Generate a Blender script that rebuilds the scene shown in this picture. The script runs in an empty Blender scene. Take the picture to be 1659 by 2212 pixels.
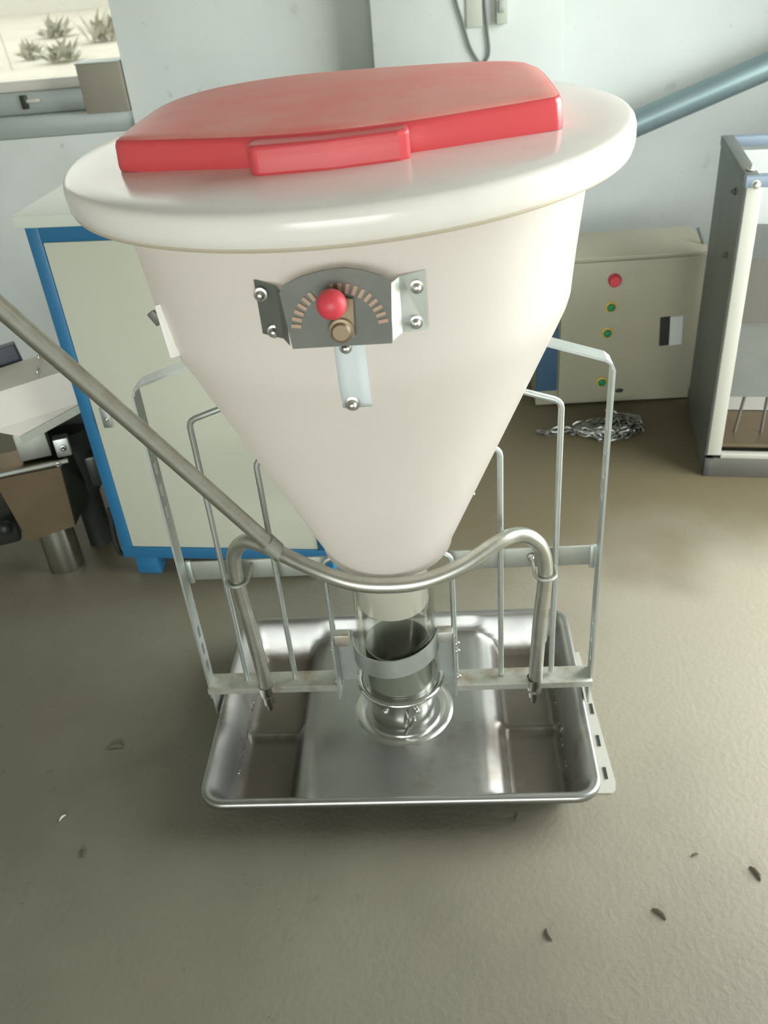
import bpy, bmesh, math, random
from mathutils import Vector, Matrix, Euler
random.seed(7)
SC = bpy.context.scene
COL = SC.collection
R = math.radians

# ------------------------------------------------------------------ camera
def make_camera():
    f, pitch, roll, yaw = 1904.5, R(34.131), R(-5.375), R(-5.042)
    cp, sp = math.cos(pitch), math.sin(pitch)
    fwd = Vector((math.sin(yaw)*cp, math.cos(yaw)*cp, -sp))
    right = Vector((math.cos(yaw), -math.sin(yaw), 0))
    up = right.cross(fwd)
    r2 = math.cos(roll)*right + math.sin(roll)*up
    u2 = -math.sin(roll)*right + math.cos(roll)*up
    cd = bpy.data.cameras.new('camera'); co = bpy.data.objects.new('camera', cd); COL.objects.link(co)
    m = Matrix((r2, u2, -fwd)).transposed().to_4x4()
    m.translation = Vector((0.115, -1.2627, 1.4))
    co.matrix_world = m
    cd.sensor_fit = 'VERTICAL'; cd.sensor_height = 36.0; cd.sensor_width = 27.0
    cd.lens = f/2212*36.0
    cd.clip_start = .05; cd.clip_end = 200
    cd.dof.use_dof = True; cd.dof.focus_distance = 1.3; cd.dof.aperture_fstop = 7.0
    SC.camera = co
make_camera()

# ------------------------------------------------------------------ world, light, exposure
W = bpy.data.worlds.new('overcast_sky'); SC.world = W; W.use_nodes = True
bg = W.node_tree.nodes['Background']
bg.inputs[0].default_value = (.965, 1.0, 0.985, 1); bg.inputs[1].default_value = 3.0
SC.view_settings.view_transform = 'Standard'; SC.view_settings.look = 'None'
SC.view_settings.gamma = 1.0; SC.view_settings.use_curve_mapping = False
SC.view_settings.exposure = 1.87
try:
    SC.cycles.max_bounces = 10; SC.cycles.diffuse_bounces = 5; SC.cycles.caustics_reflective = False; SC.cycles.caustics_refractive = False
    SC.cycles.sample_clamp_indirect = 6.0
except Exception: pass

def portal(name, loc, rot, sx, sy):
    l = bpy.data.lights.new(name, 'AREA'); l.shape = 'RECTANGLE'; l.size = sx; l.size_y = sy
    l.cycles.is_portal = True
    o = bpy.data.objects.new(name, l); COL.objects.link(o); o.location = loc; o.rotation_euler = rot
# room: x -2.6..1.6, y -4.5..2.0, z 0..3.0
X0, X1, Y0, Y1, H, T = -2.6, 1.6, -4.5, 2.0, 3.0, .2
DOOR = (-.45, 1.25, 2.3)          # y0, y1, height of the open doorway in the right wall
portal('doorway_daylight', (1.7, (DOOR[0]+DOOR[1])/2, DOOR[2]/2), (0, R(90), 0), DOOR[2], DOOR[1]-DOOR[0])
portal('added_window_daylight', (-.1, -4.58, 1.3), (R(90), 0, 0), 3.0, 1.6)  # unseen window added behind the camera to fill upright faces
portal('back_window_daylight', (-1.55, 2.2, 1.5), (R(-90), 0, 0), 1.3, 1.3)

# ------------------------------------------------------------------ materials
def mat(name, color, rough=.5, metal=0.0, var=None, scale=8.0, detail=4, bump=0.0, bscale=60, spec=None, rvar=0.0, sss=0.0, trans=0.0, ior=None, coat=0.0, amount=.5, lo=.35, hi=.65):
    m = bpy.data.materials.new(name); m.use_nodes = True
    nt = m.node_tree; b = nt.nodes['Principled BSDF']
    b.inputs['Base Color'].default_value = (*color, 1)
    b.inputs['Roughness'].default_value = rough; b.inputs['Metallic'].default_value = metal
    if spec is not None: b.inputs['Specular IOR Level'].default_value = spec
    if ior: b.inputs['IOR'].default_value = ior
    if trans: b.inputs['Transmission Weight'].default_value = trans
    if coat: b.inputs['Coat Weight'].default_value = coat
    if sss:
        b.inputs['Subsurface Weight'].default_value = sss; b.inputs['Subsurface Radius'].default_value = (.02, .017, .014); b.inputs['Subsurface Scale'].default_value = 1.0
    tc = nt.nodes.new('ShaderNodeTexCoord')
    if var:
        n = nt.nodes.new('ShaderNodeTexNoise'); n.inputs['Scale'].default_value = scale; n.inputs['Detail'].default_value = detail; n.inputs['Roughness'].default_value = .6
        nt.links.new(tc.outputs['Object'], n.inputs['Vector'])
        r = nt.nodes.new('ShaderNodeMapRange'); r.inputs[1].default_value = lo; r.inputs[2].default_value = hi; r.inputs[4].default_value = amount
        nt.links.new(n.outputs['Fac'], r.inputs[0])
        mx = nt.nodes.new('ShaderNodeMix'); mx.data_type = 'RGBA'
        mx.inputs['A'].default_value = (*color, 1); mx.inputs['B'].default_value = (*var, 1)
        nt.links.new(r.outputs[0], mx.inputs['Factor']); nt.links.new(mx.outputs['Result'], b.inputs['Base Color'])
        if rvar:
            a = nt.nodes.new('ShaderNodeMath'); a.operation = 'MULTIPLY_ADD'; a.inputs[1].default_value = rvar; a.inputs[2].default_value = rough
            nt.links.new(n.outputs['Fac'], a.inputs[0]); nt.links.new(a.outputs[0], b.inputs['Roughness'])
    if bump:
        n2 = nt.nodes.new('ShaderNodeTexNoise'); n2.inputs['Scale'].default_value = bscale; n2.inputs['Detail'].default_value = 3
        nt.links.new(tc.outputs['Object'], n2.inputs['Vector'])
        bp = nt.nodes.new('ShaderNodeBump'); bp.inputs['Strength'].default_value = bump; bp.inputs['Distance'].default_value = .004
        nt.links.new(n2.outputs['Fac'], bp.inputs['Height']); nt.links.new(bp.outputs[0], b.inputs['Normal'])
    return m

def translucent(m, f):
    """thin milky plastic: part of the light passes through the wall"""
    nt = m.node_tree; b = nt.nodes['Principled BSDF']; out = [n for n in nt.nodes if n.type == 'OUTPUT_MATERIAL'][0]
    t = nt.nodes.new('ShaderNodeBsdfTranslucent'); nt.links.new(b.inputs['Base Color'].links[0].from_socket, t.inputs[0])
    mx = nt.nodes.new('ShaderNodeMixShader'); mx.inputs[0].default_value = f
    nt.links.new(b.outputs[0], mx.inputs[1]); nt.links.new(t.outputs[0], mx.inputs[2]); nt.links.new(mx.outputs[0], out.inputs[0])

def layer_spots(m, color, scale, lo, hi, amount):
    """adds a second, sparser stain over the base colour already linked"""
    nt = m.node_tree; b = nt.nodes['Principled BSDF']
    src = b.inputs['Base Color'].links[0].from_socket
    tc = nt.nodes.new('ShaderNodeTexCoord')
    n = nt.nodes.new('ShaderNodeTexNoise'); n.inputs['Scale'].default_value = scale; n.inputs['Detail'].default_value = 5
    nt.links.new(tc.outputs['Object'], n.inputs['Vector'])
    r = nt.nodes.new('ShaderNodeMapRange'); r.inputs[1].default_value = lo; r.inputs[2].default_value = hi; r.inputs[4].default_value = amount
    nt.links.new(n.outputs['Fac'], r.inputs[0])
    mx = nt.nodes.new('ShaderNodeMix'); mx.data_type = 'RGBA'; mx.inputs['B'].default_value = (*color, 1)
    nt.links.new(src, mx.inputs['A']); nt.links.new(r.outputs[0], mx.inputs['Factor']); nt.links.new(mx.outputs['Result'], b.inputs['Base Color'])

def dirt_and_shade_by_wall(m, color, y0, y1):
    """brown dirt and painted shade on the floor towards the back wall, with a ragged edge"""
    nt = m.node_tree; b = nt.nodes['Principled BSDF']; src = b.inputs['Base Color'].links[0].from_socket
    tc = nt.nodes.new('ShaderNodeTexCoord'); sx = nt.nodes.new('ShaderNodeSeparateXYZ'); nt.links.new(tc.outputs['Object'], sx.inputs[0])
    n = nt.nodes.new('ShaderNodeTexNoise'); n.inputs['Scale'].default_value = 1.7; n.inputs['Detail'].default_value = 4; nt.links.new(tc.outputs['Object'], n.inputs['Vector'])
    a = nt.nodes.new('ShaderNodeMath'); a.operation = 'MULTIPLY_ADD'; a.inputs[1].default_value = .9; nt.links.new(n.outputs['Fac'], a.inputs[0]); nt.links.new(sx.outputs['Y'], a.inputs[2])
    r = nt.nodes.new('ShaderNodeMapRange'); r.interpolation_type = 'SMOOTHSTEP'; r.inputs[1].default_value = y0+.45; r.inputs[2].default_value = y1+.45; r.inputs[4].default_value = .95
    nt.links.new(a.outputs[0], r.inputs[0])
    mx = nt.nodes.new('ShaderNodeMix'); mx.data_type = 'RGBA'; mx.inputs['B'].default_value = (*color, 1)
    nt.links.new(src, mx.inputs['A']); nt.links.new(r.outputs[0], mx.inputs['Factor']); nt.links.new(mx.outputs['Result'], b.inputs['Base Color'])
def door_light_patch(m, color, c, r0, r1):
    """doorway light painted as a paler patch on the floor, ragged by noise (floor object's own coordinates)"""
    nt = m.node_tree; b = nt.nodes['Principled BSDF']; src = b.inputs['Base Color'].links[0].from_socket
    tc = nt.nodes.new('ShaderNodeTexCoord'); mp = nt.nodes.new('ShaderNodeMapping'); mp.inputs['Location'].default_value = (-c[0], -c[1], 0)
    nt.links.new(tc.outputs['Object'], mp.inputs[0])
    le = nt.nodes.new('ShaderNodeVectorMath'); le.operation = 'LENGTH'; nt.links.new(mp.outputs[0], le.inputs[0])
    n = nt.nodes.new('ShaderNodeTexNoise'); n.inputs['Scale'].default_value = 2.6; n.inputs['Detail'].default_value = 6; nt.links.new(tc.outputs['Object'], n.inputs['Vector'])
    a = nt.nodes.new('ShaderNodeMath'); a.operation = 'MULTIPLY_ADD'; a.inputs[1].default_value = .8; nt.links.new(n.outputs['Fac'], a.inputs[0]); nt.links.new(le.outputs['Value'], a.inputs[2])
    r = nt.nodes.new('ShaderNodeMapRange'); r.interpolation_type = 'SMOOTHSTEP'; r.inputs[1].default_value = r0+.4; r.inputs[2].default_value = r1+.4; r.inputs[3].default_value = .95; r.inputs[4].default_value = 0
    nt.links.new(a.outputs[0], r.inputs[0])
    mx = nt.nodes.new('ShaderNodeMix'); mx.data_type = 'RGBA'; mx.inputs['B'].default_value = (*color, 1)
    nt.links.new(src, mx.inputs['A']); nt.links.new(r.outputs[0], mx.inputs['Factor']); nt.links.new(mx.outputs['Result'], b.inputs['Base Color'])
def residue(m, color, z0, z1):
    """dried feed left in the lowest part of a tray"""
    nt = m.node_tree; b = nt.nodes['Principled BSDF']; src = b.inputs['Base Color'].links[0].from_socket
    tc = nt.nodes.new('ShaderNodeTexCoord'); sx = nt.nodes.new('ShaderNodeSeparateXYZ'); nt.links.new(tc.outputs['Object'], sx.inputs[0])
    n = nt.nodes.new('ShaderNodeTexNoise'); n.inputs['Scale'].default_value = 24; n.inputs['Detail'].default_value = 5; nt.links.new(tc.outputs['Object'], n.inputs['Vector'])
    a = nt.nodes.new('ShaderNodeMath'); a.operation = 'MULTIPLY_ADD'; a.inputs[1].default_value = .03; nt.links.new(n.outputs['Fac'], a.inputs[0]); nt.links.new(sx.outputs['Z'], a.inputs[2])
    r = nt.nodes.new('ShaderNodeMapRange'); r.inputs[1].default_value = z0+.015; r.inputs[2].default_value = z1+.015; r.inputs[3].default_value = .85; r.inputs[4].default_value = 0
    nt.links.new(a.outputs[0], r.inputs[0])
    mx = nt.nodes.new('ShaderNodeMix'); mx.data_type = 'RGBA'; mx.inputs['B'].default_value = (*color, 1)
    nt.links.new(src, mx.inputs['A']); nt.links.new(r.outputs[0], mx.inputs['Factor']); nt.links.new(mx.outputs['Result'], b.inputs['Base Color'])
    k = nt.nodes.new('ShaderNodeMapRange'); k.inputs[2].default_value = .75; k.inputs[3].default_value = 1.0; k.inputs[4].default_value = .45
    nt.links.new(r.outputs[0], k.inputs[0]); nt.links.new(k.outputs[0], b.inputs['Metallic'])
M = {}
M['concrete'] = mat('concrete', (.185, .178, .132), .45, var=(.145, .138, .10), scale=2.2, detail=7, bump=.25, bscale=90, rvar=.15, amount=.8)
layer_spots(M['concrete'], (.17, .14, .095), 3.1, .56, .75, .5)
layer_spots(M['concrete'], (.12, .10, .07), 38, .665, .72, .6)
door_light_patch(M['concrete'], (.285, .262, .198), (.80, .10), .30, 1.05)  # paler patch paints the doorway's light into the floor colour
dirt_and_shade_by_wall(M['concrete'], (.125, .103, .057), .38, .74)  # brown dirt, darkened further with the shade of the back floor
M['plaster'] = mat('plaster', (.655, .70, .675), .8, var=(.56, .605, .585), scale=2.0, detail=5, bump=.2, bscale=40, amount=.6)
layer_spots(M['plaster'], (.30, .33, .27), 9, .66, .78, .5)
layer_spots(M['plaster'], (.36, .39, .33), 28, .67, .74, .55)
layer_spots(M['plaster'], (.44, .47, .42), 1.3, .55, .75, .6)
M['ceiling'] = mat('unseen_dark_ceiling', (.26, .26, .24), .9)  # unseen ceiling made dark so less light bounces
M['dimwall'] = mat('unseen_dark_render', (.42, .43, .37), .9, var=(.34, .35, .30), scale=2)  # dark tone given to unseen walls to hold back bounced light
M['hdpe'] = mat('white_polyethylene', (.86, .83, .79), .34, var=(.83, .79, .75), scale=4, amount=.6)
translucent(M['hdpe'], .45)
M['lidwhite'] = mat('white_lid_plastic', (.82, .795, .745), .13, var=(.66, .60, .51), scale=4, detail=6, amount=.5, rvar=.16, lo=.45, hi=.75)
M['bead'] = mat('soiled_lid_bead', (.50, .44, .34), .45)
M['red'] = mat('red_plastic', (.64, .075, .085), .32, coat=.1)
M['redtop'] = mat('dusty_red_with_sheen', (.84, .17, .15), .34, var=(.80, .36, .30), scale=7, detail=5, amount=.85, lo=.3, hi=.62, rvar=.2)  # dust plus the window's pinkish sheen put into the colour
M['knobred'] = mat('red_knob', (.66, .06, .08), .45)
M['galv'] = mat('galvanised_steel', (.60, .64, .61), .42, 1.0, var=(.44, .48, .45), scale=22, detail=5, rvar=.15)
M['galvdull'] = mat('dull_galvanised_steel', (.46, .49, .44), .5, .85, var=(.36, .36, .30), scale=14, rvar=.1)
M['galvrust'] = mat('galvanised_steel_with_rust', (.55, .56, .50), .5, .8, var=(.33, .22, .13), scale=20, lo=.5, hi=.72, amount=.8)
M['pipe'] = mat('galvanised_pipe', (.60, .61, .55), .30, .95, var=(.40, .37, .29), scale=30, rvar=.15)
M['stainless'] = mat('stainless_tray_steel', (.40, .405, .39), .30, 1.0, var=(.32, .315, .295), scale=9, detail=5, rvar=.18)
layer_spots(M['stainless'], (.20, .13, .07), 7, .60, .75, .65)
residue(M['stainless'], (.105, .085, .058), .014, .036)
M['steelshiny'] = mat('polished_steel', (.66, .67, .64), .2, 1.0)
M['shutter'] = mat('grey_green_shutter', (.22, .24, .21), .5)
M['clip'] = mat('white_clip', (.86, .85, .80), .3)
M['ring'] = mat('satin_steel_ring', (.60, .61, .58), .3, 1.0)
M['bolt'] = mat('zinc_bolt', (.50, .50, .46), .35, 1.0)
M['dialsteel'] = mat('dial_plate_steel', (.165, .175, .155), .5, .3, var=(.13, .14, .12), scale=30)
M['scale'] = mat('stamped_brass_marks', (.44, .31, .22), .5, .2)
M['lever'] = mat('bronze_lever', (.30, .24, .16), .5, .7)
M['strip'] = mat('pale_bluish_sheet', (.70, .76, .78), .32, .0)
M['dark'] = mat('dark_metal', (.05, .055, .045), .4, .5)
M['black'] = mat('black_rubber', (.018, .02, .018), .5)
M['blue'] = mat('blue_enamel', (.025, .165, .335), .4, var=(.025, .135, .275), scale=6)
M['navy'] = mat('dull_navy_enamel', (.045, .10, .17), .5)
M['cream'] = mat('cream_enamel', (.62, .64, .53), .38, var=(.57, .59, .48), scale=3)
M['creamtop'] = mat('pale_cabinet_top', (.72, .77, .68), .4)
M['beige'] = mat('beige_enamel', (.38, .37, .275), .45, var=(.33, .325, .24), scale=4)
M['beigetop'] = mat('lit_beige_top', (.50, .47, .36), .6)  # body beige made lighter, the brighter light on top painted in
M['greenbtn'] = mat('green_button', (.01, .22, .09), .35)
M['yellow'] = mat('yellow_collar', (.62, .42, .05), .45)
M['labelw'] = mat('pale_label', (.62, .65, .62), .5)
M['sheet'] = mat('pale_sheet_steel', (.60, .585, .52), .42, .05)
M['brownsteel'] = mat('brownish_steel', (.26, .20, .13), .32, .8, var=(.20, .15, .09), scale=10)
M['alu'] = mat('grey_aluminium', (.34, .38, .36), .45, .3)
M['card'] = mat('grey_brown_card', (.27, .255, .20), .75, var=(.22, .205, .16), scale=9)
M['pvc'] = mat('grey_blue_pipe', (.22, .30, .31), .38, .4, var=(.17, .25, .26), scale=6)
M['machgrey'] = mat('grey_machine_steel', (.20, .215, .20), .5, .6, var=(.14, .15, .13), scale=6)
M['machdark'] = mat('dark_machine_panel', (.12, .115, .10), .5, .3)
M['bluedark'] = mat('dark_blue_grey_panel', (.055, .065, .085), .5, .2)
M['machwhite'] = mat('pale_post_steel', (.45, .455, .40), .5, .2)
M['bluegrey'] = mat('blue_grey_rail', (.27, .34, .42), .5, .3)
M['chain'] = mat('chain_steel', (.33, .34, .32), .42, .9)
M['cable'] = mat('grey_cable', (.17, .19, .17), .6)
M['stain'] = mat('socket_plastic', (.47, .51, .44), .6)
M['debris'] = mat('dark_debris', (.10, .09, .06), .8)
M['yard'] = mat('pale_yard_soil', (.52, .49, .43), .9, var=(.36, .34, .28), scale=1.2, detail=6)
M['farwall'] = mat('pale_far_wall', (.55, .54, .50), .9)
M['weed'] = mat('hazy_weed_leaf', (.45, .445, .37), .8)  # leaf colour paled to carry the haze outside
def glass_mat(name, tint, refl, edge=False):
    m = bpy.data.materials.new(name); m.use_nodes = True; nt = m.node_tree
    for n in list(nt.nodes):
        if n.type != 'OUTPUT_MATERIAL': nt.nodes.remove(n)
    out = [n for n in nt.nodes if n.type == 'OUTPUT_MATERIAL'][0]
    t = nt.nodes.new('ShaderNodeBsdfTransparent'); t.inputs[0].default_value = (*tint, 1)
    g = nt.nodes.new('ShaderNodeBsdfGlossy'); g.inputs['Roughness'].default_value = .05
    mx = nt.nodes.new('ShaderNodeMixShader'); mx.inputs[0].default_value = refl
    if edge:
        lw = nt.nodes.new('ShaderNodeLayerWeight'); lw.inputs[0].default_value = refl; pw = nt.nodes.new('ShaderNodeMath'); pw.operation = 'MULTIPLY'; pw.inputs[1].default_value = .35; nt.links.new(lw.outputs['Facing'], pw.inputs[0]); nt.links.new(pw.outputs[0], mx.inputs[0])
    nt.links.new(t.outputs[0], mx.inputs[1]); nt.links.new(g.outputs[0], mx.inputs[2]); nt.links.new(mx.outputs[0], out.inputs[0])
    return m
M['glass'] = glass_mat('window_glass', (.45, .45, .43), .05)
M['clear'] = glass_mat('clear_acrylic', (.93, .94, .91), .30, True)

# ------------------------------------------------------------------ mesh helpers
class MB:
    def __init__(s): s.v = []; s.f = []
    def add(s, vs, fs):
        o = len(s.v); s.v += [tuple(v) for v in vs]; s.f += [tuple(i+o for i in f) for f in fs]; return s
    def box(s, c, d, rot=None, bev=0.0, seg=2):
        bm = bmesh.new(); bmesh.ops.create_cube(bm, size=1)
        for v in bm.verts: v.co = Vector((v.co.x*d[0], v.co.y*d[1], v.co.z*d[2]))
        if bev: bmesh.ops.bevel(bm, geom=list(bm.edges), offset=bev, segments=seg, affect='EDGES', profile=.5)
        mt = (Euler(rot).to_matrix() if rot else Matrix.Identity(3))
        bm.verts.index_update()
        s.add([mt @ v.co + Vector(c) for v in bm.verts], [[v.index for v in f.verts] for f in bm.faces]); bm.free(); return s
    def tube(s, path, r, n=16, closed=False, caps=True):
        P = [Vector(p) for p in path]; m = len(P); rs = r if isinstance(r, (list, tuple)) else [r]*m
        T = []
        for i in range(m):
            a = P[(i-1) % m] if (closed or i > 0) else P[i]; b = P[(i+1) % m] if (closed or i < m-1) else P[i]
            T.append((b-a).normalized())
        ref = Vector((0, 0, 1)) if abs(T[0].z) < .9 else Vector((1, 0, 0))
        N = (ref - T[0]*ref.dot(T[0])).normalized(); vs = []; fs = []
        for i in range(m):
            N = (N - T[i]*N.dot(T[i])).normalized(); B = T[i].cross(N)
            for k in range(n):
                a = 2*math.pi*k/n; vs.append(P[i] + (N*math.cos(a) + B*math.sin(a))*rs[i])
        for i in range(m if closed else m-1):
            j = (i+1) % m
            for k in range(n): fs.append((i*n+k, i*n+(k+1) % n, j*n+(k+1) % n, j*n+k))
        if caps and not closed: fs.append(tuple(range(n-1, -1, -1))); fs.append(tuple((m-1)*n+k for k in range(n)))
        return s.add(vs, fs)
    def lathe(s, prof, n=64, c=(0, 0, 0), a0=0, a1=360, closedprof=False):
        full = abs(a1-a0) >= 359.9; k = n if full else n+1; vs = []; fs = []
        for i in range(k):
            a = R(a0 + (a1-a0)*i/n)
            for (r, z) in prof: vs.append((c[0]+r*math.cos(a), c[1]+r*math.sin(a), c[2]+z))
        p = len(prof); q = p if closedprof else p-1
        for i in range(n):
            j = (i+1) % k
            for t in range(q):
                u = (t+1) % p; fs.append((i*p+t, j*p+t, j*p+u, i*p+u))
        if not full and closedprof: fs.append(tuple(range(p))); fs.append(tuple(n*p + t for t in range(p-1, -1, -1)))
        return s.add(vs, fs)
    def prism(s, poly, h, frame=None):
        """poly in local xy, extruded along local z by h; frame = 4x4"""
        n = len(poly); mt = frame or Matrix.Identity(4)
        vs = [mt @ Vector((x, y, 0)) for x, y in poly] + [mt @ Vector((x, y, h)) for x, y in poly]
        fs = [tuple(range(n-1, -1, -1)), tuple(range(n, 2*n))] + [(i, (i+1) % n, n+(i+1) % n, n+i) for i in range(n)]
        return s.add(vs, fs)
    def sphere(s, c, r, n=16, sq=(1, 1, 1)):
        vs = [(c[0], c[1], c[2]+r*sq[2])]; fs = []; m = n//2
        for i in range(1, m):
            t = math.pi*i/m
            for k in range(n):
                a = 2*math.pi*k/n; vs.append((c[0]+r*sq[0]*math.sin(t)*math.cos(a), c[1]+r*sq[1]*math.sin(t)*math.sin(a), c[2]+r*sq[2]*math.cos(t)))
        vs.append((c[0], c[1], c[2]-r*sq[2])); L = len(vs)-1
        for k in range(n): fs.append((0, 1+k, 1+(k+1) % n)); fs.append((L, 1+(m-2)*n+(k+1) % n, 1+(m-2)*n+k))
        for i in range(m-2):
            for k in range(n): fs.append((1+i*n+k, 1+(i+1)*n+k, 1+(i+1)*n+(k+1) % n, 1+i*n+(k+1) % n))
        return s.add(vs, fs)
    def build(s, name, m, parent=None, smooth=True, ang=35, loc=None):
        me = bpy.data.meshes.new(name); me.from_pydata(s.v, [], s.f)
        bm = bmesh.new(); bm.from_mesh(me); bmesh.ops.recalc_face_normals(bm, faces=bm.faces); bm.to_mesh(me); bm.free()
        me.materials.append(M[m] if isinstance(m, str) else m)
        if smooth:
            for p in me.polygons: p.use_smooth = True
            me.set_sharp_from_angle(angle=R(ang))
        o = bpy.data.objects.new(name, me); COL.objects.link(o)
        if parent: o.parent = parent
        if loc: o.location = loc
        return o
def tag(o, label=None, cat=None, group=None, kind=None):
    if label: o['label'] = label
    if cat: o['category'] = cat
    if group: o['group'] = group
    if kind: o['kind'] = kind
    return o
def empty(name, loc, rz, label, cat, group=None):
    o = bpy.data.objects.new(name, None); COL.objects.link(o); o.location = loc; o.rotation_euler = (0, 0, rz); o.empty_display_size = .1
    return tag(o, label, cat, group)
def spline(pts, n=8):
    P = [Vector(p) for p in pts]; out = []
    for i in range(len(P)-1):
        p0 = P[max(i-1, 0)]; p1 = P[i]; p2 = P[i+1]; p3 = P[min(i+2, len(P)-1)]
        for k in range(n):
            t = k/n
            out.append(.5*((2*p1) + (-p0+p2)*t + (2*p0-5*p1+4*p2-p3)*t*t + (-p0+3*p1-3*p2+p3)*t**3))
    out.append(P[-1]); return out
def bolt_mb(c, r, axis='y', h=None):
    """domed hex bolt head facing -y (axis 'y'), +z ('z') or +x ('x')"""
    h = h or r*.9; mb = MB(); prof = [(0, h), (r*.45, h*.95), (r*.72, h*.6), (r*.85, 0)]
    vs = []; fs = []
    mb.lathe([(0, h*1.5), (r*.35, h*1.42), (r*.62, h*1.1), (r*.72, h*.5), (r*1.05, h*.42), (r*1.1, 0)], 14)
    if axis == 'y': mt = Matrix.Rotation(R(90), 3, 'X')
    elif axis == 'x': mt = Matrix.Rotation(R(90), 3, 'Y')
    elif axis == '-x': mt = Matrix.Rotation(R(-90), 3, 'Y')
    else: mt = Matrix.Identity(3)
    mb.v = [tuple(mt @ Vector(v) + Vector(c)) for v in mb.v]
    return mb
def struct(mb, name, m, **k):
    return tag(mb.build(name, m, **k), kind='structure')

# ------------------------------------------------------------------ room shell
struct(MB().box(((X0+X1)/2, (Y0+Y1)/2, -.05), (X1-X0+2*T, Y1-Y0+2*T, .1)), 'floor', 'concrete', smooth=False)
struct(MB().box(((X0+X1)/2, (Y0+Y1)/2, H+.05), (X1-X0+2*T, Y1-Y0+2*T, .1)), 'ceiling', 'ceiling', smooth=False)
# back wall with the window opening (x -2.2..-.912, z .84..2.15)
WX0, WX1, WZ0, WZ1 = -2.2, -.912, .838, 2.15
b = MB()
yc = Y1+T/2
b.box(((X0-T+WX0)/2, yc, H/2), (WX0-X0+T, T, H)); b.box(((WX1+X1+T)/2, yc, H/2), (X1+T-WX1, T, H))
b.box(((WX0+WX1)/2, yc, WZ0/2), (WX1-WX0, T, WZ0)); b.box(((WX0+WX1)/2, yc, (WZ1+H)/2), (WX1-WX0, T, H-WZ1))
struct(b, 'wall_back', 'plaster', smooth=False)
struct(MB().box((.24, 1.925, H/2), (.596, .15, H), bev=.006), 'trim_1', 'plaster')      # flat pilaster on the back wall
struct(MB().box((X0-T/2, (Y0+Y1)/2, H/2), (T, Y1-Y0+2*T, H)), 'wall_left', 'dimwall', smooth=False)
b = MB()
b.box((X1+T/2, (Y0+DOOR[0])/2, H/2), (T, DOOR[0]-Y0, H)); b.box((X1+T/2, (DOOR[1]+Y1)/2, H/2), (T, Y1-DOOR[1], H))
b.box((X1+T/2, (DOOR[0]+DOOR[1])/2, (DOOR[2]+H)/2), (T, DOOR[1]-DOOR[0], H-DOOR[2]))
struct(b, 'wall_right', 'plaster', smooth=False)
b = MB()   # wall behind the camera with an added, unseen fill-light window opening x -1.6..1.4, z .5..2.1
b.box(((X0-1.6)/2, Y0-T/2, H/2), (-1.6-X0, T, H)); b.box(((1.4+X1)/2, Y0-T/2, H/2), (X1-1.4, T, H))
b.box((-.1, Y0-T/2, .25), (3.0, T, .5)); b.box((-.1, Y0-T/2, (2.1+H)/2), (3.0, T, H-2.1))
struct(b, 'wall_front', 'dimwall', smooth=False)
# window at the back left
wn = bpy.data.objects.new('window_1', None); COL.objects.link(wn); wn['kind'] = 'structure'; wn.location = (0, 0, 0)
xm, xw = (WX0+WX1)/2, WX1-WX0
MB().box((xm, 2.06, .871), (xw, .10, .066), bev=.004).build('window_sill', 'alu', wn)
MB().box((xm, 2.10, .939), (xw, .05, .07), bev=.004).build('window_frame', 'alu', wn)
MB().box((xm, 2.115, .992), (xw, .03, .035), bev=.003).build('sash_rail', 'sheet', wn)
MB().box((xm, 2.10, 2.12), (xw, .05, .06), bev=.004).build('window_frame', 'alu', wn)
MB().box((WX0+.025, 2.10, 1.5), (.05, .05, 1.24), bev=.004).build('window_frame', 'alu', wn)
MB().box((xm, 2.115, 1.55), (xw, .006, 1.1)).build('pane', 'glass', wn, smooth=False)
MB().box((-1.275, 2.068, .948), (.05, .012, .012), bev=.003).build('window_latch', 'sheet', wn)
MB().box((-1.31, 2.07, .945), (.025, .012, .045), bev=.003).build('latch_plate', 'dark', wn)
# yard beyond the window
tag(MB().box((0, 20, -.2), (120, 90, .1)).build('yard_ground', 'yard', smooth=False), kind='structure')
tag(MB().box((-8, 26, 1.2), (60, .3, 2.8)).build('wall_yard', 'farwall', smooth=False), kind='structure')
def weed(i, x, y, s, lab):
    mb = MB(); rd = random.Random(i)
    for k in range(46):
        a = rd.uniform(0, 6.28); l = s*rd.uniform(.4, 1.0); w = s*.10; tl = rd.uniform(.25, 1.2)
        d = Vector((math.cos(a)*math.sin(tl), math.sin(a)*math.sin(tl), math.cos(tl))); sd = Vector((-math.sin(a), math.cos(a), 0))*w
        b0 = Vector((rd.uniform(-.3, .3)*s, rd.uniform(-.3, .3)*s, 0)); md = b0 + d*l*.55; tp = b0 + d*l + Vector((0, 0, -l*.12))
        mb.add([b0, md+sd, tp, md-sd, md+Vector((0, 0, .02))], [(0, 1, 4), (1, 2, 4), (2, 3, 4), (3, 0, 4)])
    o = mb.build('weed', 'weed', smooth=False); o.location = (x, y, -.15)
    return tag(o, lab, 'weed', 'weeds in the yard outside')
for i, (x, y, s, lab) in enumerate([(-6.35, 14.6, .42, 'small faint weed clump nearest the stake in the yard outside'), (-5.55, 13.9, .55, 'faint hazy weed clump in the yard, just above the grey-brown box'),
                                    (-5.75, 16.6, .72, 'tallest pale weed clump in the yard, middle of the window view'), (-7.2, 18.2, .60, 'faint far weed clump in the yard near the top of the window view')]): weed(i, x, y, s, lab)
stk = empty('yard_stake', (-6.2, 13.4, -.15), 0, 'thin leaning stake in the yard at the left edge of the window view', 'stake')
MB().tube([(0, 0, 0), (-.10, .05, 1.15)], .012, 8).build('rod', 'weed', stk); MB().tube([(-.098, .049, 1.13), (-.104, .052, 1.20)], .018, 8).build('cap', 'weed', stk)
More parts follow.
